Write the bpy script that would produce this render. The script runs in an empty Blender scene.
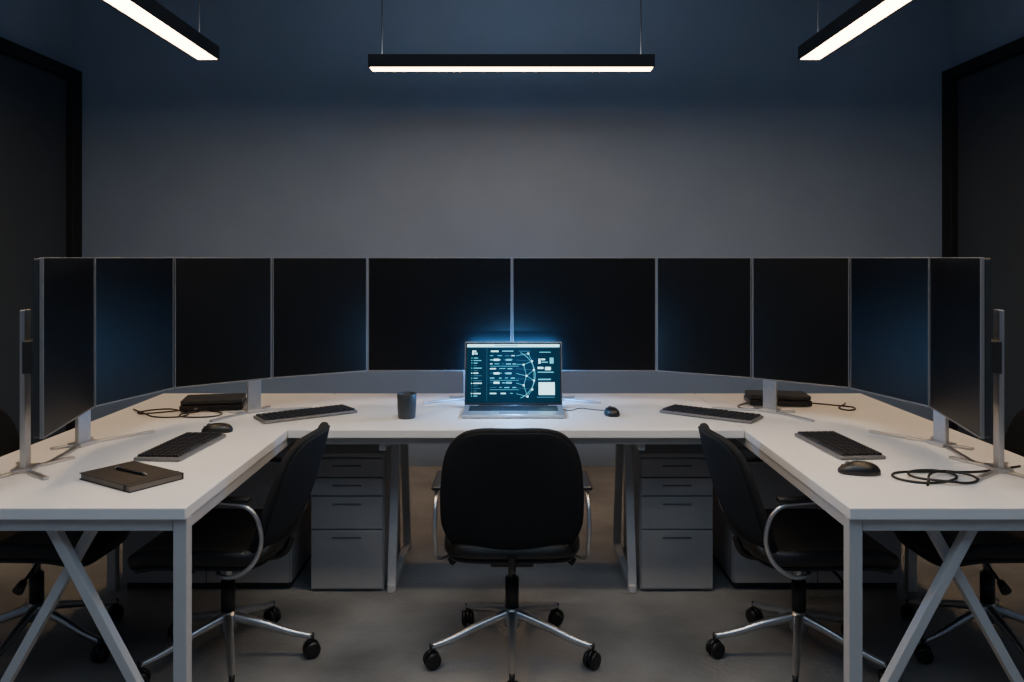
import bpy, bmesh, math, random
from mathutils import Vector, Matrix
random.seed(4)
C = bpy.context
S = C.scene

# ------------------------------------------------------------------ helpers
def mat(name, col, rough=0.5, metal=0.0, var=0.08, nscale=20.0, bump=0.0, bscale=200.0, emis=None, es=0.0, spec=0.5, coat=0.0, crough=0.3):
    m = bpy.data.materials.new(name); m.use_nodes = True
    nt = m.node_tree; b = nt.nodes['Principled BSDF']
    b.inputs['Roughness'].default_value = rough
    b.inputs['Metallic'].default_value = metal
    b.inputs['Specular IOR Level'].default_value = spec
    b.inputs['Coat Weight'].default_value = coat
    b.inputs['Coat Roughness'].default_value = crough
    tc = nt.nodes.new('ShaderNodeTexCoord')
    n = nt.nodes.new('ShaderNodeTexNoise'); n.inputs['Scale'].default_value = nscale
    n.inputs['Detail'].default_value = 6
    nt.links.new(tc.outputs['Object'], n.inputs['Vector'])
    r = nt.nodes.new('ShaderNodeValToRGB')
    c = Vector(col)
    lo = c*(1-var); hi = c*(1+var)
    r.color_ramp.elements[0].position = 0.3; r.color_ramp.elements[1].position = 0.7
    r.color_ramp.elements[0].color = (*lo, 1); r.color_ramp.elements[1].color = (*hi, 1)
    nt.links.new(n.outputs['Fac'], r.inputs['Fac'])
    nt.links.new(r.outputs['Color'], b.inputs['Base Color'])
    if bump > 0:
        n2 = nt.nodes.new('ShaderNodeTexNoise'); n2.inputs['Scale'].default_value = bscale
        nt.links.new(tc.outputs['Object'], n2.inputs['Vector'])
        bp = nt.nodes.new('ShaderNodeBump'); bp.inputs['Strength'].default_value = bump
        bp.inputs['Distance'].default_value = 0.01
        nt.links.new(n2.outputs['Fac'], bp.inputs['Height'])
        nt.links.new(bp.outputs['Normal'], b.inputs['Normal'])
    if emis:
        b.inputs['Emission Color'].default_value = (*emis, 1)
        b.inputs['Emission Strength'].default_value = es
    return m

M = {}
M['wall'] = mat('wall_paint', (0.190, 0.262, 0.375), 0.85, var=0.04, nscale=3, bump=0.15, bscale=120)
M['ceil'] = mat('ceiling_paint', (0.34, 0.35, 0.37), 0.9, var=0.04)
M['floor'] = mat('concrete_floor', (0.215, 0.212, 0.208), 0.46, var=0.40, nscale=2.6, bump=0.25, bscale=50)
M['desk'] = mat('white_laminate', (0.78, 0.775, 0.77), 0.42, var=0.02, nscale=8)
M['leg'] = mat('white_powder_coat', (0.48, 0.48, 0.485), 0.4, var=0.02)
M['cab'] = mat('cabinet_grey', (0.31, 0.312, 0.32), 0.5, var=0.03)
M['gap'] = mat('dark_gap', (0.03, 0.03, 0.033), 0.6)
M['slot'] = mat('handle_slot_grey', (0.10, 0.10, 0.11), 0.6)
M['frame'] = mat('black_frame', (0.005, 0.006, 0.007), 0.6)
M['dglass'] = mat('dark_door_glass', (0.042, 0.056, 0.075), 0.6, var=0.1, nscale=2, spec=0.3)
M['screen'] = mat('monitor_glass_black', (0.0010, 0.0013, 0.0018), 0.37, var=0.05, spec=0.30)
M['silver'] = mat('brushed_silver', (0.50, 0.50, 0.50), 0.35, metal=0.85, var=0.05, nscale=40)
M['bezel'] = mat('monitor_bezel', (0.20, 0.205, 0.21), 0.4, metal=0.4, var=0.05)
M['mback'] = mat('monitor_back_plastic', (0.02, 0.022, 0.025), 0.5)
M['fabric'] = mat('black_fabric', (0.005, 0.0068, 0.0092), 0.8, var=0.25, nscale=90, bump=0.5, bscale=400, spec=0.35)
M['leather'] = mat('black_leather_seat', (0.006, 0.006, 0.006), 0.42, var=0.12, nscale=30, bump=0.2, bscale=250)
M['plastic'] = mat('black_plastic', (0.007, 0.007, 0.008), 0.4)
M['chrome'] = mat('polished_aluminium', (0.55, 0.55, 0.56), 0.28, metal=0.9, var=0.03)
M['alu'] = mat('laptop_aluminium', (0.45, 0.47, 0.49), 0.35, metal=0.7, var=0.02)
M['key'] = mat('key_caps', (0.012, 0.013, 0.015), 0.45)
M['kbody'] = mat('keyboard_body', (0.16, 0.16, 0.165), 0.4, metal=0.3)
M['mug'] = mat('mug_ceramic', (0.025, 0.032, 0.04), 0.45, var=0.1)
M['cover'] = mat('notebook_cover', (0.018, 0.015, 0.014), 0.55, var=0.12, bump=0.2)
M['paper'] = mat('paper_pages', (0.16, 0.14, 0.12), 0.8)
M['lamp'] = mat('lamp_housing', (0.010, 0.010, 0.011), 0.5)
M['led'] = mat('led_diffuser', (0.8, 0.75, 0.7), 0.5, emis=(1.0, 0.66, 0.35), es=27)
M['led_dim'] = mat('led_diffuser_warm', (0.8, 0.75, 0.7), 0.5, emis=(1.0, 0.63, 0.32), es=22)
M['led_neutral'] = mat('led_diffuser_neutral', (0.8, 0.78, 0.75), 0.5, emis=(1.0, 0.84, 0.66), es=42)
M['scr_bg'] = mat('ui_background', (0.002, 0.006, 0.01), 1.0, emis=(0.025, 0.12, 0.19), es=0.20, spec=0.0)
M['ui_hi'] = mat('ui_bright', (0.02, 0.03, 0.03), 1.0, emis=(0.45, 0.90, 1.0), es=2.8, spec=0.0)
M['ui_mid'] = mat('ui_cyan', (0.01, 0.02, 0.02), 1.0, emis=(0.12, 0.60, 0.80), es=1.4, spec=0.0)
M['ui_lo'] = mat('ui_dim', (0.01, 0.01, 0.02), 1.0, emis=(0.08, 0.30, 0.42), es=0.6, spec=0.0)

def link(o, parent=None):
    S.collection.objects.link(o)
    if parent: o.parent = parent
    return o

def empty(name, loc=(0,0,0), rz=0):
    e = bpy.data.objects.new(name, None); e.empty_display_size = 0.1
    e.location = loc; e.rotation_euler = (0,0,rz); S.collection.objects.link(e); return e

def mesh_obj(name, bm, m, parent=None, smooth=False, mats=None):
    me = bpy.data.meshes.new(name); bm.normal_update(); bm.to_mesh(me); bm.free()
    for mm in (mats or [m]): me.materials.append(mm)
    if smooth:
        for p in me.polygons: p.use_smooth = True
    o = bpy.data.objects.new(name, me); return link(o, parent)

def bm_box(bm, lo, hi, mtx=None):
    lo = Vector(lo); hi = Vector(hi)
    vs = [bm.verts.new((x,y,z)) for x in (lo.x,hi.x) for y in (lo.y,hi.y) for z in (lo.z,hi.z)]
    idx = [(0,1,3,2),(4,6,7,5),(0,4,5,1),(2,3,7,6),(0,2,6,4),(1,5,7,3)]
    for f in idx: bm.faces.new([vs[i] for i in f])
    if mtx: bmesh.ops.transform(bm, matrix=mtx, verts=vs)
    return vs

def box(name, lo, hi, m, parent=None, bev=0.0, mtx=None, seg=2):
    bm = bmesh.new(); bm_box(bm, lo, hi, mtx)
    if bev > 0:
        bmesh.ops.bevel(bm, geom=bm.edges[:], offset=bev, segments=seg, affect='EDGES', profile=0.5)
    bmesh.ops.recalc_face_normals(bm, faces=bm.faces[:])
    return mesh_obj(name, bm, m, parent)

def bar(name, a, b, w, t, m, parent=None, bev=0.002, up=(0,0,1)):
    """rectangular bar from a to b"""
    a = Vector(a); b = Vector(b); d = (b-a); L = d.length; d.normalize()
    u = Vector(up)
    if abs(d.dot(u)) > 0.98: u = Vector((0,1,0))
    x = d.cross(u).normalized(); z = x.cross(d).normalized()
    mt = Matrix(((x.x,d.x,z.x,a.x),(x.y,d.y,z.y,a.y),(x.z,d.z,z.z,a.z),(0,0,0,1)))
    return box(name, (-w/2,0,-t/2), (w/2,L,t/2), m, parent, bev, mt)

def cyl(name, a, b, r1, r2, m, parent=None, seg=28, bev=0.0):
    a = Vector(a); b = Vector(b); d = b-a; L = d.length
    bm = bmesh.new()
    q = d.to_track_quat('Z','Y').to_matrix().to_4x4()
    mt = Matrix.Translation((a+b)/2) @ q
    bmesh.ops.create_cone(bm, cap_ends=True, segments=seg, radius1=r1, radius2=r2, depth=L, matrix=mt)
    if bev > 0:
        es = [e for e in bm.edges if len(e.link_faces)==2 and e.calc_face_angle(0) > 1.0]
        bmesh.ops.bevel(bm, geom=es, offset=bev, segments=2, affect='EDGES')
    o = mesh_obj(name, bm, m, parent)
    for p in o.data.polygons: p.use_smooth = len(p.vertices) == 4
    return o

def tube(name, pts, r, m, parent=None, kind='BEZIER', res=8, cyc=False, radii=None):
    cu = bpy.data.curves.new(name, 'CURVE'); cu.dimensions = '3D'
    cu.bevel_depth = r; cu.bevel_resolution = 4; cu.resolution_u = res; cu.use_fill_caps = True
    sp = cu.splines.new('BEZIER'); sp.bezier_points.add(len(pts)-1)
    for i,p in enumerate(pts):
        bp = sp.bezier_points[i]; bp.co = p; bp.handle_left_type = bp.handle_right_type = 'AUTO' if kind=='BEZIER' else 'VECTOR'
        if radii: bp.radius = radii[i]
    sp.use_cyclic_u = cyc
    cu.materials.append(m)
    tmp = bpy.data.objects.new('tmp', cu); S.collection.objects.link(tmp)
    C.view_layer.update()
    dg = C.evaluated_depsgraph_get()
    me = bpy.data.meshes.new_from_object(tmp.evaluated_get(dg))
    bpy.data.objects.remove(tmp)
    for p in me.polygons: p.use_smooth = True
    if not me.materials: me.materials.append(m)
    o = bpy.data.objects.new(name, me); return link(o, parent)

def pad(name, W, H, n, thick, fn, m, parent, rings=9, seg=56, sub=1):
    """superellipse sheet mapped by fn(u,v)->Vector (u,v in metres), solidified"""
    bm = bmesh.new()
    c = bm.verts.new(fn(0,0)); prev = None
    for k in range(1, rings+1):
        r = (k/rings)**0.85; ring = []
        for i in range(seg):
            t = 2*math.pi*i/seg; ct = math.cos(t); st = math.sin(t)
            nn = 2 + (n-2)*r
            x = math.copysign(abs(ct)**(2/nn), ct)*W*r; y = math.copysign(abs(st)**(2/nn), st)*H*r
            ring.append(bm.verts.new(fn(x,y)))
        for i in range(seg):
            j = (i+1)%seg
            if prev: bm.faces.new((prev[i], ring[i], ring[j], prev[j]))
            else: bm.faces.new((c, ring[i], ring[j]))
        prev = ring
    bmesh.ops.recalc_face_normals(bm, faces=bm.faces[:])
    o = mesh_obj(name, bm, m, parent, smooth=True)
    s = o.modifiers.new('sol','SOLIDIFY'); s.thickness = thick; s.offset = 0
    b = o.modifiers.new('bev','BEVEL'); b.width = thick*0.35; b.segments = 3; b.limit_method = 'ANGLE'; b.angle_limit = 1.0
    return o

# ------------------------------------------------------------------ room
HW = 2.955; YB = 5.38; YF = -1.5; CH = 3.25
box('floor', (-HW-0.1, YF-0.1, -0.1), (HW+0.1, YB+0.1, 0), M['floor'])
box('ceiling', (-HW-0.1, YF-0.1, CH), (HW+0.1, YB+0.1, CH+0.1), M['ceil'])
box('wall_back', (-HW-0.1, YB, 0), (HW+0.1, YB+0.1, CH), M['wall'])
box('wall_front', (-HW-0.1, YF-0.1, 0), (HW+0.1, YF, CH), M['wall'])
box('wall_left', (-HW-0.1, YF, 0), (-HW, YB, CH), M['wall'])
box('wall_right', (HW, YF, 0), (HW+0.1, YB, CH), M['wall'])
for k, s in enumerate((-1, 1)):
    d = empty('door_%d' % (k+1), (s*HW, 0, 0))
    def b2(n, x0, x1, y0, y1, z0, z1, m, bev=0.003):
        xa, xb = sorted((-s*x0, -s*x1)); box(n, (xa,y0,z0), (xb,y1,z1), m, d, bev)
    Y1 = 5.37; Y0 = 3.0; HT = 2.65
    b2('frame_far', 0.001, 0.07, Y1-0.12, Y1, 0, HT, M['frame'])
    b2('frame_near', 0.001, 0.07, Y0, Y0+0.10, 0, HT, M['frame'])
    b2('frame_top', 0.001, 0.07, Y0+0.10, Y1-0.12, HT-0.075, HT, M['frame'])
    b2('leaf_1', 0.001, 0.03, Y0+0.10, Y1-0.12, 0.01, HT-0.075, M['dglass'], 0.001)
    cyl('handle', (-s*0.07, Y0+0.2, 0.95), (-s*0.07, Y0+0.2, 1.25), 0.012, 0.012, M['silver'], d)
    bar('handle_mount_1', (-s*0.028, Y0+0.2, 1.0), (-s*0.07, Y0+0.2, 1.0), 0.015, 0.015, M['silver'], d)
    bar('handle_mount_2', (-s*0.028, Y0+0.2, 1.2), (-s*0.07, Y0+0.2, 1.2), 0.015, 0.015, M['silver'], d)

# ------------------------------------------------------------------ desks
DH = 0.74; TH = 0.032; YN = 2.112; YE = 3.07; YK = 3.90; XO = 1.70
XIL = 0.862; XIR = 0.893
for s in (-1, 1):
    XI = XIL if s < 0 else XIR
    d = empty('office_desk', (0,0,0))
    xa, xb = sorted((s*XI, s*XO))
    box('top', (xa, YN, DH-TH), (xb, YK, DH), M['desk'], d, 0.003)
    zt = DH-TH; R = 0.037
    def leg(n, x, y, h=zt-0.032): box(n, (x-R/2, y-R/2, 0), (x+R/2, y+R/2, h), M['leg'], d, 0.003)
    leg('leg_1', s*(XI+0.02), YN+0.03, zt); leg('leg_2', s*(XO-0.02), YN+0.03, zt)
    leg('leg_3', s*(XO-0.02), 3.37, zt)
    leg('leg_4', s*(XO-0.02), YK-0.03, zt)
    bar('rail_near', (s*(XI+0.04), YN+0.03, zt-0.018), (s*(XO-0.04), YN+0.03, zt-0.018), 0.03, 0.032, M['leg'], d)
    bar('rail_inner', (s*(XI+0.02), YN+0.05, zt-0.018), (s*(XI+0.02), YK-0.02, zt-0.018), 0.03, 0.032, M['leg'], d)
    bar('rail_outer', (s*(XO-0.02), YN+0.05, zt-0.018), (s*(XO-0.02), YK-0.05, zt-0.018), 0.03, 0.032, M['leg'], d)
    bar('brace_1', (s*1.25, YN+0.06, zt-0.03), (s*0.895, YN+0.06, 0.01), 0.026, 0.030, M['leg'], d, up=(0,1,0))
    bar('brace_2', (s*1.145, YN+0.10, zt-0.03), (s*1.52, YN+0.10, 0.01), 0.026, 0.030, M['leg'], d, up=(0,1,0))

d = empty('office_desk', (0,0,0))
box('top', (-XIL+0.002, YE, DH-TH), (XIR-0.002, YK, DH), M['desk'], d, 0.003)
box('rail_front', (-XIL+0.03, YE+0.03, DH-TH-0.03), (XIL-0.03, YE+0.06, DH-TH), M['leg'], d, 0.002)
box('rail_rear', (-XIL+0.03, YK-0.06, DH-TH-0.03), (XIL-0.03, YK-0.03, DH-TH), M['leg'], d, 0.002)
for i, s in enumerate((-1, 1)):
    x = s*0.505
    bar('trestle_%d_leg_front'%i, (x, 3.50, DH-TH-0.03), (x, 3.36, 0.0), 0.028, 0.035, M['leg'], d, up=(1,0,0))
    bar('trestle_%d_leg_back'%i, (x, 3.72, DH-TH-0.03), (x, 3.87, 0.0), 0.028, 0.035, M['leg'], d, up=(1,0,0))
    bar('trestle_%d_foot'%i, (x, 3.34, 0.016), (x, 3.89, 0.016), 0.028, 0.03, M['leg'], d)
    bar('trestle_%d_head'%i, (x, YE+0.05, DH-TH-0.045), (x, YK-0.05, DH-TH-0.045), 0.028, 0.028, M['leg'], d)

# ------------------------------------------------------------------ drawer cabinets
def cabinet(name, x0, x1, y0, y1, h, divs, m):
    c = empty(name, ((x0+x1)/2, y0, 0)); w = (x1-x0)/2
    box('carcass', (-w, 0.018, 0.0), (w, y1-y0, h-0.018), m, c, 0.002)
    box('top_panel', (-w-0.002, 0.0, h-0.018), (w+0.002, y1-y0, h), m, c, 0.003)
    zs = [0.012]+divs+[h-0.02]
    for i in range(len(zs)-1):
        box('drawer_%d'%(i+1), (-w+0.004, 0.0, zs[i]+0.003), (w-0.004, 0.017, zs[i+1]-0.002), m, c, 0.002)
        zc = zs[i+1]-0.033
        box('handle_%d'%(i+1), (-0.06, -0.004, zc-0.0025), (0.06, 0.001, zc+0.0025), M['slot'], c, 0.001)
    return c
for s in (-1, 1):
    xa, xb = sorted((s*0.538, s*0.845))
    cabinet('drawer_cabinet', xa, xb, 3.35, 3.86, 0.582, [0.262, 0.402, 0.480], M['cab'])
    xa, xb = sorted((s*0.93, s*1.64))
    cc = empty('low_cabinet', ((xa+xb)/2, 3.36, 0)); w = (xb-xa)/2
    box('carcass', (-w, 0.018, 0.03), (w, 0.48, 0.60), M['cab'], cc, 0.003)
    box('plinth', (-w+0.01, 0.03, 0), (w-0.01, 0.47, 0.03), M['gap'], cc)
    box('leaf_left', (-w+0.004, 0, 0.035), (-0.002, 0.017, 0.596), M['cab'], cc, 0.002)
    box('leaf_right', (0.002, 0, 0.035), (w-0.004, 0.017, 0.596), M['cab'], cc, 0.002)
    for q in (-1, 1):
        box('handle_%d'%(q+2), (q*0.05-0.005, -0.012, 0.40), (q*0.05+0.005, 0.0, 0.52), M['gap'], cc, 0.001)

# ------------------------------------------------------------------ monitors
MB = 0.886; MH = 0.516
def monitor(p0, p1, stand=None):
    p0 = Vector(p0); p1 = Vector(p1); dv = p1-p0; L = dv.length
    ang = math.atan2(dv.y, dv.x); mid = (p0+p1)/2
    e = empty('monitor', (mid.x, mid.y, DH), ang)
    w = L/2-0.0035; z0 = MB-DH; z1 = z0+MH
    box('back_shell', (-w+0.002, 0.008, z0+0.002), (w-0.002, 0.030, z1-0.002), M['mback'], e, 0.006)
    t = 0.005; bz = 0.0032
    box('bezel_bottom', (-w, -0.001, z0), (w, 0.010, z0+t), M['bezel'], e, 0.001)
    box('bezel_top', (-w, -0.001, z1-0.003), (w, 0.010, z1), M['bezel'], e, 0.001)
    box('bezel_left', (-w, -0.001, z0+t), (-w+bz, 0.010, z1-0.003), M['bezel'], e, 0.001)
    box('bezel_right', (w-bz, -0.001, z0+t), (w, 0.010, z1-0.003), M['bezel'], e, 0.001)
    box('screen', (-w+bz, 0.0, z0+t), (w-bz, 0.009, z1-0.003), M['screen'], e)
    if stand:
        sx = stand['x']; sy = stand.get('y', 0.075); top = stand.get('top', z0+0.30); fl = stand.get('fl', 0.22); bw = stand.get('w', 0.058)
        box('stand_column', (sx-bw/2, sy-0.008, 0.008), (sx+bw/2, sy+0.008, top), M['silver'], e, 0.003)
        box('stand_mount', (sx-0.05, 0.028, z0+0.16), (sx+0.05, sy-0.007, z0+0.26), M['mback'], e, 0.003)
        if stand.get('cross'):
            a, b = stand['cross']
            box('cross_bar', (a, 0.031, z0+0.19), (b, 0.05, z0+0.23), M['mback'], e, 0.003)
        for i, (q, fy) in enumerate(((-1, sy-0.10), (1, sy-0.10), (-1, sy+0.05), (1, sy+0.05))):
            ll = fl if i < 2 else 0.09
            bar('stand_foot_%d'%(i+1), (sx+q*0.01, sy, 0.005), (sx+q*ll, fy, 0.005), 0.018, 0.008, M['silver'], e, 0.002)
        box('stand_hub', (sx-0.04, sy-0.03, 0.0), (sx+0.04, sy+0.03, 0.014), M['silver'], e, 0.003)
    return e

P = [(-1.330, 2.268), (-1.438, 2.755), (-1.331, 3.15), (-1.023, 3.41), (-0.656, 3.63), (0, 3.64)]
for side in (-1, 1):
    for i in range(5):
        a = Vector(P[i]); b = Vector(P[i+1]); g = (b-a).length
        st = None
        if i == 0: st = dict(x=0.0, y=0.13, top=0.50, fl=0.13, w=0.05)
        if i == 1: st = dict(x=-0.16, y=0.09, top=0.45, fl=0.24)
        if i == 2: st = dict(x=g/2-0.05, y=0.07, top=0.45, fl=0.22, cross=(-0.05, g/2-0.01))
        if i == 4 : st = dict(x=(g/2-0.20), y=0.09, top=0.40, fl=0.20, w=0.05)
        if side == 1:
            a2 = Vector((-b.x, b.y)); b2_ = Vector((-a.x, a.y)); a, b = a2, b2_
            if st:
                st['x'] = -st['x']
                if 'cross' in st: st['cross'] = (-st['cross'][1], -st['cross'][0])
        monitor(a, b, st)

# ------------------------------------------------------------------ laptop
LX = 0.006; LYF = 3.285; LYH = 3.50
lap = empty('laptop', (LX, LYF, DH))
LW = 0.215; LD = LYH-LYF
box('base', (-LW, 0, 0.002), (LW, LD, 0.016), M['alu'], lap, 0.004)
box('keyboard_well', (-LW+0.025, 0.085, 0.0155), (LW-0.025, LD-0.018, 0.0166), M['gap'], lap)
bm = bmesh.new()
for r in range(5):
    for c in range(15):
        x0 = -LW+0.028+c*0.0249; y0 = 0.088+r*0.0215
        bm_box(bm, (x0, y0, 0.0165), (x0+0.022, y0+0.018, 0.0185))
mesh_obj('keys', bm, M['key'], lap)
box('touchpad', (-0.06, 0.012, 0.0155), (0.06, 0.075, 0.0165), M['kbody'], lap, 0.001)
lid = bpy.data.objects.new('lid', None); link(lid, lap)
lid.location = (0, LD-0.004, 0.014); lid.rotation_euler = (math.radians(-12), 0, 0)
SH = 0.280
box('lid_shell', (-LW, 0.0, 0.0), (LW, 0.007, SH), M['alu'], lid, 0.003)
box('lid_bezel', (-LW+0.003, -0.001, 0.004), (LW-0.003, 0.002, SH-0.003), M['plastic'], lid, 0.001)
SX = LW-0.009; SZ0 = 0.014; SZ1 = SH-0.009
box('display', (-SX, -0.0018, SZ0), (SX, 0.0, SZ1), M['scr_bg'], lid)
cyl('hinge', (-0.15, 0.002, 0.0), (0.15, 0.002, 0.0), 0.006, 0.006, M['plastic'], lid)
ui = {'ui_hi': bmesh.new(), 'ui_mid': bmesh.new(), 'ui_lo': bmesh.new()}
def q(k, u0, v0, u1, v1, off=0):
    X = lambda u: -SX+2*SX*u; Z = lambda v: SZ1-(SZ1-SZ0)*v
    b = ui[k]; y = -0.0024-off
    b.faces.new([b.verts.new(p) for p in ((X(u0),y,Z(v1)),(X(u1),y,Z(v1)),(X(u1),y,Z(v0)),(X(u0),y,Z(v0)))])
def ln(k, u0, v0, u1, v1, w=0.0035):
    asp = (SZ1-SZ0)/(2*SX); b = ui[k]
    dx = u1-u0; dy = (v1-v0)*asp; l = math.hypot(dx, dy); nx = -dy/l*w/2; ny = dx/l*w/2
    pts = [(u0+nx, v0+ny/asp), (u1+nx, v1+ny/asp), (u1-nx, v1-ny/asp), (u0-nx, v0-ny/asp)]
    b.faces.new([b.verts.new((-SX+2*SX*u, -0.0028, SZ1-(SZ1-SZ0)*v_)) for u, v_ in pts])
q('ui_hi', 0.005, 0.01, 0.995, 0.055)
q('ui_lo', 0.005, 0.055, 0.995, 0.072)
q('ui_mid', 0.30, 0.022, 0.55, 0.04, 0.0003)
q('ui_hi', 0.06, 0.12, 0.075, 0.19); q('ui_hi', 0.075, 0.12, 0.10, 0.145); q('ui_hi', 0.085, 0.16, 0.115, 0.18)
v = 0.24
for i in range(16):
    l = random.uniform(0.03, 0.10); k = random.choice(['ui_mid','ui_hi','ui_lo','ui_mid'])
    q(k, 0.05, v, 0.060, v+0.013); q(k, 0.075, v, 0.075+l, v+0.013); v += 0.043
q('ui_lo', 0.215, 0.08, 0.218, 0.97)
q('ui_hi', 0.26, 0.12, 0.34, 0.14); q('ui_mid', 0.38, 0.12, 0.50, 0.135); q('ui_lo', 0.56, 0.12, 0.68, 0.135)
rows = [0.20, 0.27, 0.34, 0.42, 0.50, 0.58, 0.66, 0.74, 0.84]
ends = []
for i, v in enumerate(rows):
    u = 0.25
    while u < 0.50:
        l = random.uniform(0.02, 0.07)
        q(random.choice(['ui_hi','ui_mid','ui_mid','ui_lo']), u, v, min(u+l, 0.53), v+random.choice([0.010,0.015])); u += l+random.uniform(0.015,0.05)
    if i in (1, 4, 6):
        q('ui_hi', 0.29, v-0.008, 0.35, v+0.022, 0.0004); q('ui_mid', 0.42, v-0.008, 0.48, v+0.022, 0.0004)
    ends.append((0.53, v+0.01))
for i in (2, 5, 7): ln('ui_mid', 0.25, rows[i]+0.045, 0.56, rows[i]+0.045, 0.003)
nodes = [(0.66, 0.17), (0.70, 0.30), (0.61, 0.36), (0.72, 0.45), (0.64, 0.55), (0.72, 0.63), (0.61, 0.71), (0.70, 0.78), (0.65, 0.90)]
for i, (u, v) in enumerate(nodes):
    q('ui_hi', u-0.009, v-0.013, u+0.009, v+0.013, 0.0006)
    ln('ui_lo' if i % 2 else 'ui_mid', ends[i][0], ends[i][1], u, v)
for a, b_ in ((0,1),(1,3),(3,5),(5,7),(7,8),(1,2),(2,4),(4,6),(3,4),(4,5),(6,8)):
    ln('ui_mid', *nodes[a], *nodes[b_])
def arc(k, cu, cv, r, t0, t1, w=0.006, n=36):
    b = ui[k]; asp = (SZ1-SZ0)/(2*SX)
    for i in range(n):
        a0 = t0+(t1-t0)*i/n; a1 = t0+(t1-t0)*(i+1)/n
        pts = []
        for (a, rr) in ((a0,r),(a1,r),(a1,r+w),(a0,r+w)):
            u = cu+rr*math.cos(a); vv = cv+rr*math.sin(a)/asp
            pts.append(b.verts.new((-SX+2*SX*u, -0.0026, SZ1-(SZ1-SZ0)*vv)))
        b.faces.new(pts)
arc('ui_mid', 0.47, 0.54, 0.26, -1.15, 1.15, 0.005)
q('ui_mid', 0.78, 0.14, 0.90, 0.152)
q('ui_hi', 0.77, 0.26, 0.79, 0.34); q('ui_hi', 0.80, 0.26, 0.84, 0.28); q('ui_mid', 0.80, 0.31, 0.87, 0.325)
q('ui_hi', 0.76, 0.40, 0.82, 0.43); q('ui_hi', 0.84, 0.40, 0.90, 0.45); q('ui_mid', 0.76, 0.48, 0.93, 0.495)
q('ui_mid', 0.89, 0.24, 0.93, 0.34)
q('ui_hi', 0.77, 0.66, 0.94, 0.87); q('ui_mid', 0.765, 0.60, 0.90, 0.62); q('ui_lo', 0.75, 0.90, 0.94, 0.92)
for k, b in ui.items():
    bmesh.ops.recalc_face_normals(b, faces=b.faces[:]); mesh_obj('display_'+k, b, M[k], lid)

# ------------------------------------------------------------------ keyboards / mice / small items
def keyboard(cx, cy, ang, L=0.40, W=0.145):
    k = empty('keyboard', (cx, cy, DH), ang)
    box('body', (-L/2, -W/2, 0.001), (L/2, W/2, 0.013), M['kbody'], k, 0.004)
    bm = bmesh.new(); nc = 17; nr = 6
    cw = (L-0.016)/nc; rh = (W-0.014)/nr
    for r in range(nr):
        c = 0
        while c < nc:
            span = 5 if (r == 0 and c == 4) else 1
            x0 = -L/2+0.008+c*cw; y0 = -W/2+0.007+r*rh
            vs = bm_box(bm, (x0+0.0015, y0+0.0015, 0.012), (x0+span*cw-0.0015, y0+rh-0.0015, 0.020))
            for vtx in vs:
                if vtx.co.z > 0.015:
                    vtx.co.x += 0.0015 if vtx.co.x < x0+span*cw/2 else -0.0015
                    vtx.co.y += 0.0015 if vtx.co.y < y0+rh/2 else -0.0015
            c += span
    bmesh.ops.recalc_face_normals(bm, faces=bm.faces[:])
    mesh_obj('keys', bm, M['key'], k)
keyboard(-0.86, 3.345, math.radians(36))
keyboard(0.83, 3.345, math.radians(-36))
keyboard(-1.14, 2.77, math.radians(86), 0.36, 0.155)
keyboard(1.135, 2.79, math.radians(-86), 0.36, 0.155)

def mouse(cx, cy, ang, L=0.115, W=0.062, H=0.036):
    e = empty('computer_mouse', (cx, cy, DH), ang)
    bm = bmesh.new(); bmesh.ops.create_uvsphere(bm, u_segments=32, v_segments=20, radius=1)
    for v_ in bm.verts:
        x, y, z = v_.co
        v_.co.x = math.copysign(abs(x)**0.85, x)*W/2*(1-0.10*y)
        v_.co.y = y*L/2
        v_.co.z = max(0.001, (max(z, -0.25)*H*(1-0.22*y*abs(y)) + 0.25*H)*0.8)
    mesh_obj('shell', bm, M['plastic'], e, smooth=True)
    cyl('scroll_wheel', (-0.004, L*0.26, H*0.72), (0.004, L*0.26, H*0.72), 0.009, 0.009, M['kbody'], e)
    box('button_seam', (-0.0008, L*0.12, H*0.5), (0.0008, L*0.42, H*0.70), M['gap'], e)
mouse(0.418, 3.36, 0.15, 0.10, 0.062)
mouse(-1.117, 3.03, math.radians(100))
mouse(1.063, 2.45, math.radians(82), 0.125, 0.07, 0.038)

# mug
mug = empty('coffee_mug', (-0.434, 3.30, DH))
bm = bmesh.new(); prof = [(0,0.0),(0.033,0.0),(0.036,0.004),(0.039,0.05),(0.040,0.100),(0.0385,0.103),(0.036,0.100),(0.035,0.05),(0.032,0.008),(0,0.007)]
seg = 40; rings = []
for (r,z) in prof:
    if r == 0: rings.append([bm.verts.new((0,0,z))])
    else: rings.append([bm.verts.new((r*math.cos(2*math.pi*i/seg), r*math.sin(2*math.pi*i/seg), z)) for i in range(seg)])
for a, b in zip(rings, rings[1:]):
    for i in range(seg):
        j = (i+1)%seg
        if len(a) == 1: bm.faces.new((a[0], b[j], b[i]))
        elif len(b) == 1: bm.faces.new((a[i], a[j], b[0]))
        else: bm.faces.new((a[i], a[j], b[j], b[i]))
bmesh.ops.recalc_face_normals(bm, faces=bm.faces[:])
mesh_obj('body', bm, M['mug'], mug, smooth=True)
tube('handle', [(0.0,0.036,0.082),(0,0.058,0.078),(0,0.066,0.052),(0,0.056,0.028),(0,0.035,0.022)], 0.005, M['mug'], mug)

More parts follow.
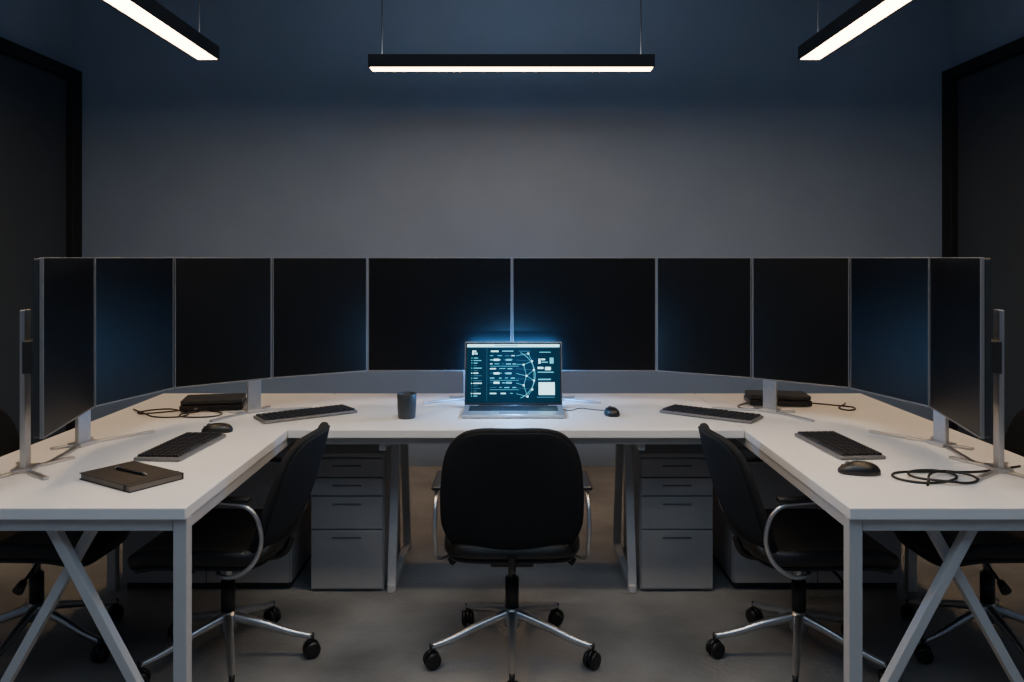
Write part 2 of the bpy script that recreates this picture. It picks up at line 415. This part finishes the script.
# notebook + pen
nb = empty('notebook', (-1.135, 2.385, DH), math.radians(-33))
box('cover_bottom', (-0.130, -0.085, 0.0), (0.130, 0.085, 0.003), M['cover'], nb, 0.001)
box('pages', (-0.125, -0.082, 0.003), (0.127, 0.082, 0.017), M['paper'], nb)
box('cover_top', (-0.130, -0.085, 0.017), (0.130, 0.085, 0.020), M['cover'], nb, 0.001)
box('spine', (-0.130, 0.083, 0.0), (0.130, 0.0865, 0.020), M['cover'], nb, 0.001)
box('elastic_band', (0.100, -0.0862, 0.0005), (0.106, 0.0868, 0.0208), M['gap'], nb)
pen = empty('pen', (-1.135, 2.385, DH+0.0250), math.radians(-30))
cyl('barrel', (-0.068,0,0), (0.055,0,0), 0.0042, 0.0042, M['plastic'], pen)
cyl('tip', (0.055,0,0), (0.074,0,0), 0.0040, 0.0008, M['chrome'], pen)
cyl('cap_end', (-0.076,0,0), (-0.068,0,0), 0.003, 0.0042, M['chrome'], pen)
box('clip', (-0.068,-0.001,0.0035), (-0.03,0.001,0.006), M['chrome'], pen)

def cable(pts, r=0.0032, parent=None):
    o = tube('cable', [(x, y, DH+r+0.0005+z) for (x,y,z) in pts], r, M['plastic'], None)
    if parent:
        C.view_layer.update()
        o.parent = parent; o.matrix_parent_inverse = parent.matrix_world.inverted()
    return o
def dock(cx, cy, ang, w, dd):
    e = empty('docking_station', (cx, cy, DH), ang)
    for i,(x,y) in enumerate(((-1,-1),(1,-1),(-1,1),(1,1))):
        cyl('foot_%d'%(i+1), (x*(w/2-0.03), y*(dd/2-0.03), 0), (x*(w/2-0.03), y*(dd/2-0.03), 0.006), 0.009, 0.009, M['plastic'], e)
    box('case_lower', (-w/2, -dd/2, 0.005), (w/2, dd/2, 0.028), M['plastic'], e, 0.004)
    box('case_upper', (-w/2+0.004, -dd/2+0.004, 0.030), (w/2-0.004, dd/2-0.004, 0.050), M['mback'], e, 0.005)
    box('port_1', (-w/2+0.03, -dd/2-0.001, 0.011), (-w/2+0.045, -dd/2+0.002, 0.018), M['gap'], e)
    box('port_2', (-w/2+0.06, -dd/2-0.001, 0.011), (-w/2+0.075, -dd/2+0.002, 0.018), M['silver'], e)
    return e
dk1 = dock(-1.31, 3.52, math.radians(12), 0.26, 0.17)
dk2 = dock(1.20, 3.62, math.radians(-6), 0.27, 0.15)
cable([(-1.40,3.44,0.004),(-1.50,3.40,0),(-1.58,3.38,0),(-1.53,3.47,0),(-1.42,3.42,0.004),(-1.36,3.34,0),(-1.46,3.30,0),(-1.55,3.36,0.006),(-1.64,3.47,0)], parent=dk1)
cable([(-1.33,3.40,0.004),(-1.38,3.32,0.004),(-1.28,3.30,0),(-1.22,3.36,0),(-1.30,3.42,0.006)], parent=dk1)
cable([(1.34,3.60,0.004),(1.42,3.58,0),(1.50,3.50,0),(1.44,3.46,0),(1.50,3.60,0.004)], parent=dk2)
cable([(1.06,3.60,0.004),(1.0,3.54,0),(1.02,3.48,0),(1.10,3.50,0)], parent=dk2)
cable([(1.60,2.52,0),(1.45,2.46,0),(1.37,2.45,0),(1.27,2.46,0),(1.15,2.42,0),(1.17,2.35,0),(1.28,2.35,0.0),(1.33,2.41,0.005),(1.25,2.45,0.006),(1.19,2.39,0.006),(1.26,2.33,0.006),(1.35,2.34,0),(1.38,2.38,0.003),(1.34,2.43,0.006),(1.27,2.41,0.010),(1.20,2.31,0.0)], 0.0038)
cable([(0.218,3.44,0.006),(0.25,3.45,0),(0.30,3.50,0),(0.35,3.47,0),(0.40,3.45,0),(0.413,3.415,0.006)], 0.0022, parent=lap)

# ------------------------------------------------------------------ chairs
def chair(cx, cy, rz, star=0.0, bh=0.462, lean=0.0):
    e = empty('office_chair', (cx, cy, 0), rz)
    R = 0.287
    for k in range(5):
        a = math.radians(-90+72*k)+star; ca, sa = math.cos(a), math.sin(a)
        tube('base_leg_%d'%(k+1), [(0.02*ca,0.02*sa,0.150),(0.12*ca,0.12*sa,0.122),(0.22*ca,0.22*sa,0.088),(R*ca,R*sa,0.073)], 0.0135, M['chrome'], e, radii=[1.25,1.05,0.9,0.75])
        p = Vector((R*ca, R*sa, 0)); tdir = Vector((-sa, ca, 0)); tdir.rotate(Matrix.Rotation(0.5+0.7*k, 3, 'Z'))
        cyl('caster_stem_%d'%(k+1), p+Vector((0,0,0.045)), p+Vector((0,0,0.082)), 0.007, 0.010, M['plastic'], e, 14)
        for q_ in (-1, 1):
            a0 = p+tdir*0.006*q_+Vector((0,0,0.029)); a1 = p+tdir*0.023*q_+Vector((0,0,0.029))
            cyl('caster_wheel_%d_%s'%(k+1, 'a' if q_<0 else 'b'), a0, a1, 0.029, 0.026, M['plastic'], e, 24, 0.003)
        cyl('caster_hood_%d'%(k+1), p-tdir*0.006+Vector((0,0,0.036)), p+tdir*0.006+Vector((0,0,0.036)), 0.026, 0.026, M['plastic'], e, 20)
    cyl('hub', (0,0,0.105), (0,0,0.175), 0.030, 0.026, M['chrome'], e, bev=0.003)
    cyl('gas_column_lower', (0,0,0.17), (0,0,0.275), 0.024, 0.024, M['plastic'], e)
    cyl('gas_column_upper', (0,0,0.27), (0,0,0.36), 0.014, 0.014, M['chrome'], e)
    box('tilt_mechanism', (-0.075,-0.10,0.345), (0.075,0.12,0.385), M['plastic'], e, 0.010)
    for q_ in (-1, 1):
        tube('adjust_lever_%s'%('a' if q_<0 else 'b'), [(q_*0.06,0.06,0.36),(q_*0.15,0.08,0.34),(q_*0.20,0.08,0.315)], 0.005, M['plastic'], e)
        cyl('lever_paddle_%s'%('a' if q_<0 else 'b'), (q_*0.19,0.08,0.322), (q_*0.225,0.08,0.300), 0.012, 0.018, M['plastic'], e, 16, 0.002)
    def sf(u, v):
        z = 0.420 + 0.018*(u/0.235)**4 - 0.045*max(0, (v-0.10)/0.15)**2 + 0.03*max(0,(-v-0.16)/0.09)**2
        return Vector((u, v+0.035, z))
    pad('seat_cushion', 0.232, 0.245, 4.5, 0.052, sf, M['leather'], e)
    def sf2(u, v):
        p = sf(u, v); p.z -= 0.034; return p
    pad('seat_shell', 0.218, 0.230, 4.5, 0.014, sf2, M['plastic'], e)
    H = 0.222
    def bf(u, v):
        t = (v+H)/(2*H)
        wide = 1.0 - 0.13*max(0, t-0.45)**1.6/0.38 - 0.10*max(0, 0.28-t)/0.28
        y = -0.190 - (0.075+lean)*t - 0.035*t*t + 0.055*(u/0.23)**2 - 0.02*math.sin(math.pi*t)+0.03*max(0,0.2-t)/0.2
        return Vector((u*wide, y, 0.400+t*bh))
    pad('backrest', 0.234, H, 4.2, 0.026, bf, M['fabric'], e, rings=10, seg=64)
    def bf2(u, v):
        p = bf(u, v); p.y -= 0.016; return p
    pad('backrest_shell', 0.222, H*0.95, 4.2, 0.008, bf2, M['fabric'], e, rings=10, seg=64)
    tube('back_spine', [(0,-0.05,0.355),(0,-0.15,0.360),(0,-0.20,0.38),(0,-0.222,0.43)], 0.013, M['plastic'], e)
    for q_ in (-1, 1):
        x = q_*0.252; s_ = 'l' if q_ < 0 else 'r'
        tube('arm_frame_'+s_, [(q_*0.10,-0.02,0.372),(q_*0.20,-0.05,0.374),(x-q_*0.006,-0.13,0.392),(x,-0.195,0.46),(x,-0.200,0.55),(x,-0.165,0.606),(x,-0.09,0.623),(x,0.03,0.626)], 0.0070, M['chrome'], e)
        box('arm_pad_'+s_, (x-0.016,-0.17,0.628), (x+0.016,0.04,0.642), M['plastic'], e, 0.006, seg=3)
    return e
chair(0.0, 2.82, 0)
chair(-0.99, 2.79, math.radians(88), star=0.1, bh=0.412, lean=0.03)
chair(1.00, 2.79, math.radians(-88), star=-0.1, bh=0.408, lean=0.025)
chair(-1.70, 2.86, math.radians(-92), star=0.35)
chair(1.70, 2.86, math.radians(92), star=-0.35)

# ------------------------------------------------------------------ lights helper
def area(name, loc, rot, sx, sy, p, col, parent=None):
    l = bpy.data.lights.new(name, 'AREA'); l.shape = 'RECTANGLE'; l.size = sx; l.size_y = sy; l.energy = p; l.color = col
    o = bpy.data.objects.new(name, l); o.location = loc; o.rotation_euler = rot; S.collection.objects.link(o); o.parent = parent; return o

# ------------------------------------------------------------------ pendant lamps
def pendant(cx, cy, L, rz, ws, led='led', up=6.0):
    LH = 2.45
    e = empty('pendant_lamp', (cx, cy, LH), rz)
    box('housing', (-L/2, -0.06, 0.004), (L/2, 0.06, 0.070), M['lamp'], e, 0.002)
    box('diffuser', (-L/2+0.008, -0.050, 0.0), (L/2-0.008, 0.050, 0.006), M[led], e)
    box('trim_a', (-L/2, -0.06, -0.001), (L/2, -0.052, 0.006), M['lamp'], e)
    box('trim_b', (-L/2, 0.052, -0.001), (L/2, 0.06, 0.006), M['lamp'], e)
    for i, w in enumerate(ws):
        cyl('cable_%d'%(i+1), (w,0,0.07), (w,0,CH-LH), 0.003, 0.003, M['lamp'], e, 10)
        cyl('ceiling_cap_%d'%(i+1), (w,0,CH-LH-0.03), (w,0,CH-LH), 0.03, 0.035, M['lamp'], e, 20)
    area('added_uplight', (0,0,0.074), (math.pi,0,0), L-0.1, 0.08, up, (0.90, 0.93, 1.0), e)  # added cool light, not part of the lamp; lifts ceiling and upper wall
pendant(-0.003, 4.45, 1.575, 0, (-0.72, 0.72), 'led_dim', 4.5)
pendant(-1.61, (1.5+4.24)/2, 2.74, math.pi/2, (-1.25, 0, 1.25), 'led', 5)
pendant(1.575, (1.5+4.24)/2, 2.74, math.pi/2, (-1.25, 0, 1.25), 'led', 5)
pendant(0, 2.3, 1.575, 0, (-0.72, 0.72), 'led_neutral', 3)  # unseen pendant, added out of frame to light floor and desks

# ------------------------------------------------------------------ lights
area('added_halo_light', (LX, 3.558, DH+0.17), (math.radians(90), 0, 0), 0.38, 0.22, 10.0, (0.07, 0.38, 1.0))  # added blue light hidden behind the lid, makes the halo on the monitors
pl = bpy.data.lights.new('added_screen_glow', 'POINT'); pl.energy = 8.0; pl.color = (0.14, 0.46, 1.0); pl.shadow_soft_size = 0.0  # unseen point light added before the display to strengthen its blue glow
po = bpy.data.objects.new('added_screen_glow', pl); po.location = (LX, 3.38, DH+0.20); S.collection.objects.link(po)
W = bpy.data.worlds.new('world'); S.world = W; W.use_nodes = True
W.node_tree.nodes['Background'].inputs[0].default_value = (0.3, 0.45, 0.7, 1)
W.node_tree.nodes['Background'].inputs[1].default_value = 0.05
area('cool_fill', (0, 0.6, CH-0.05), (0,0,0), 3.6, 1.8, 46, (0.58, 0.78, 1.0))  # unseen overhead fill added for cool ambient light, no real fixture

# ------------------------------------------------------------------ camera
cd = bpy.data.cameras.new('camera'); cam = bpy.data.objects.new('camera', cd); S.collection.objects.link(cam)
cam.location = (0, 0, 1.4); cam.rotation_euler = (math.radians(90), 0, 0)
cd.sensor_width = 36; cd.lens = 800/1024*36; cd.shift_y = -83/1024
cd.clip_start = 0.05
S.camera = cam
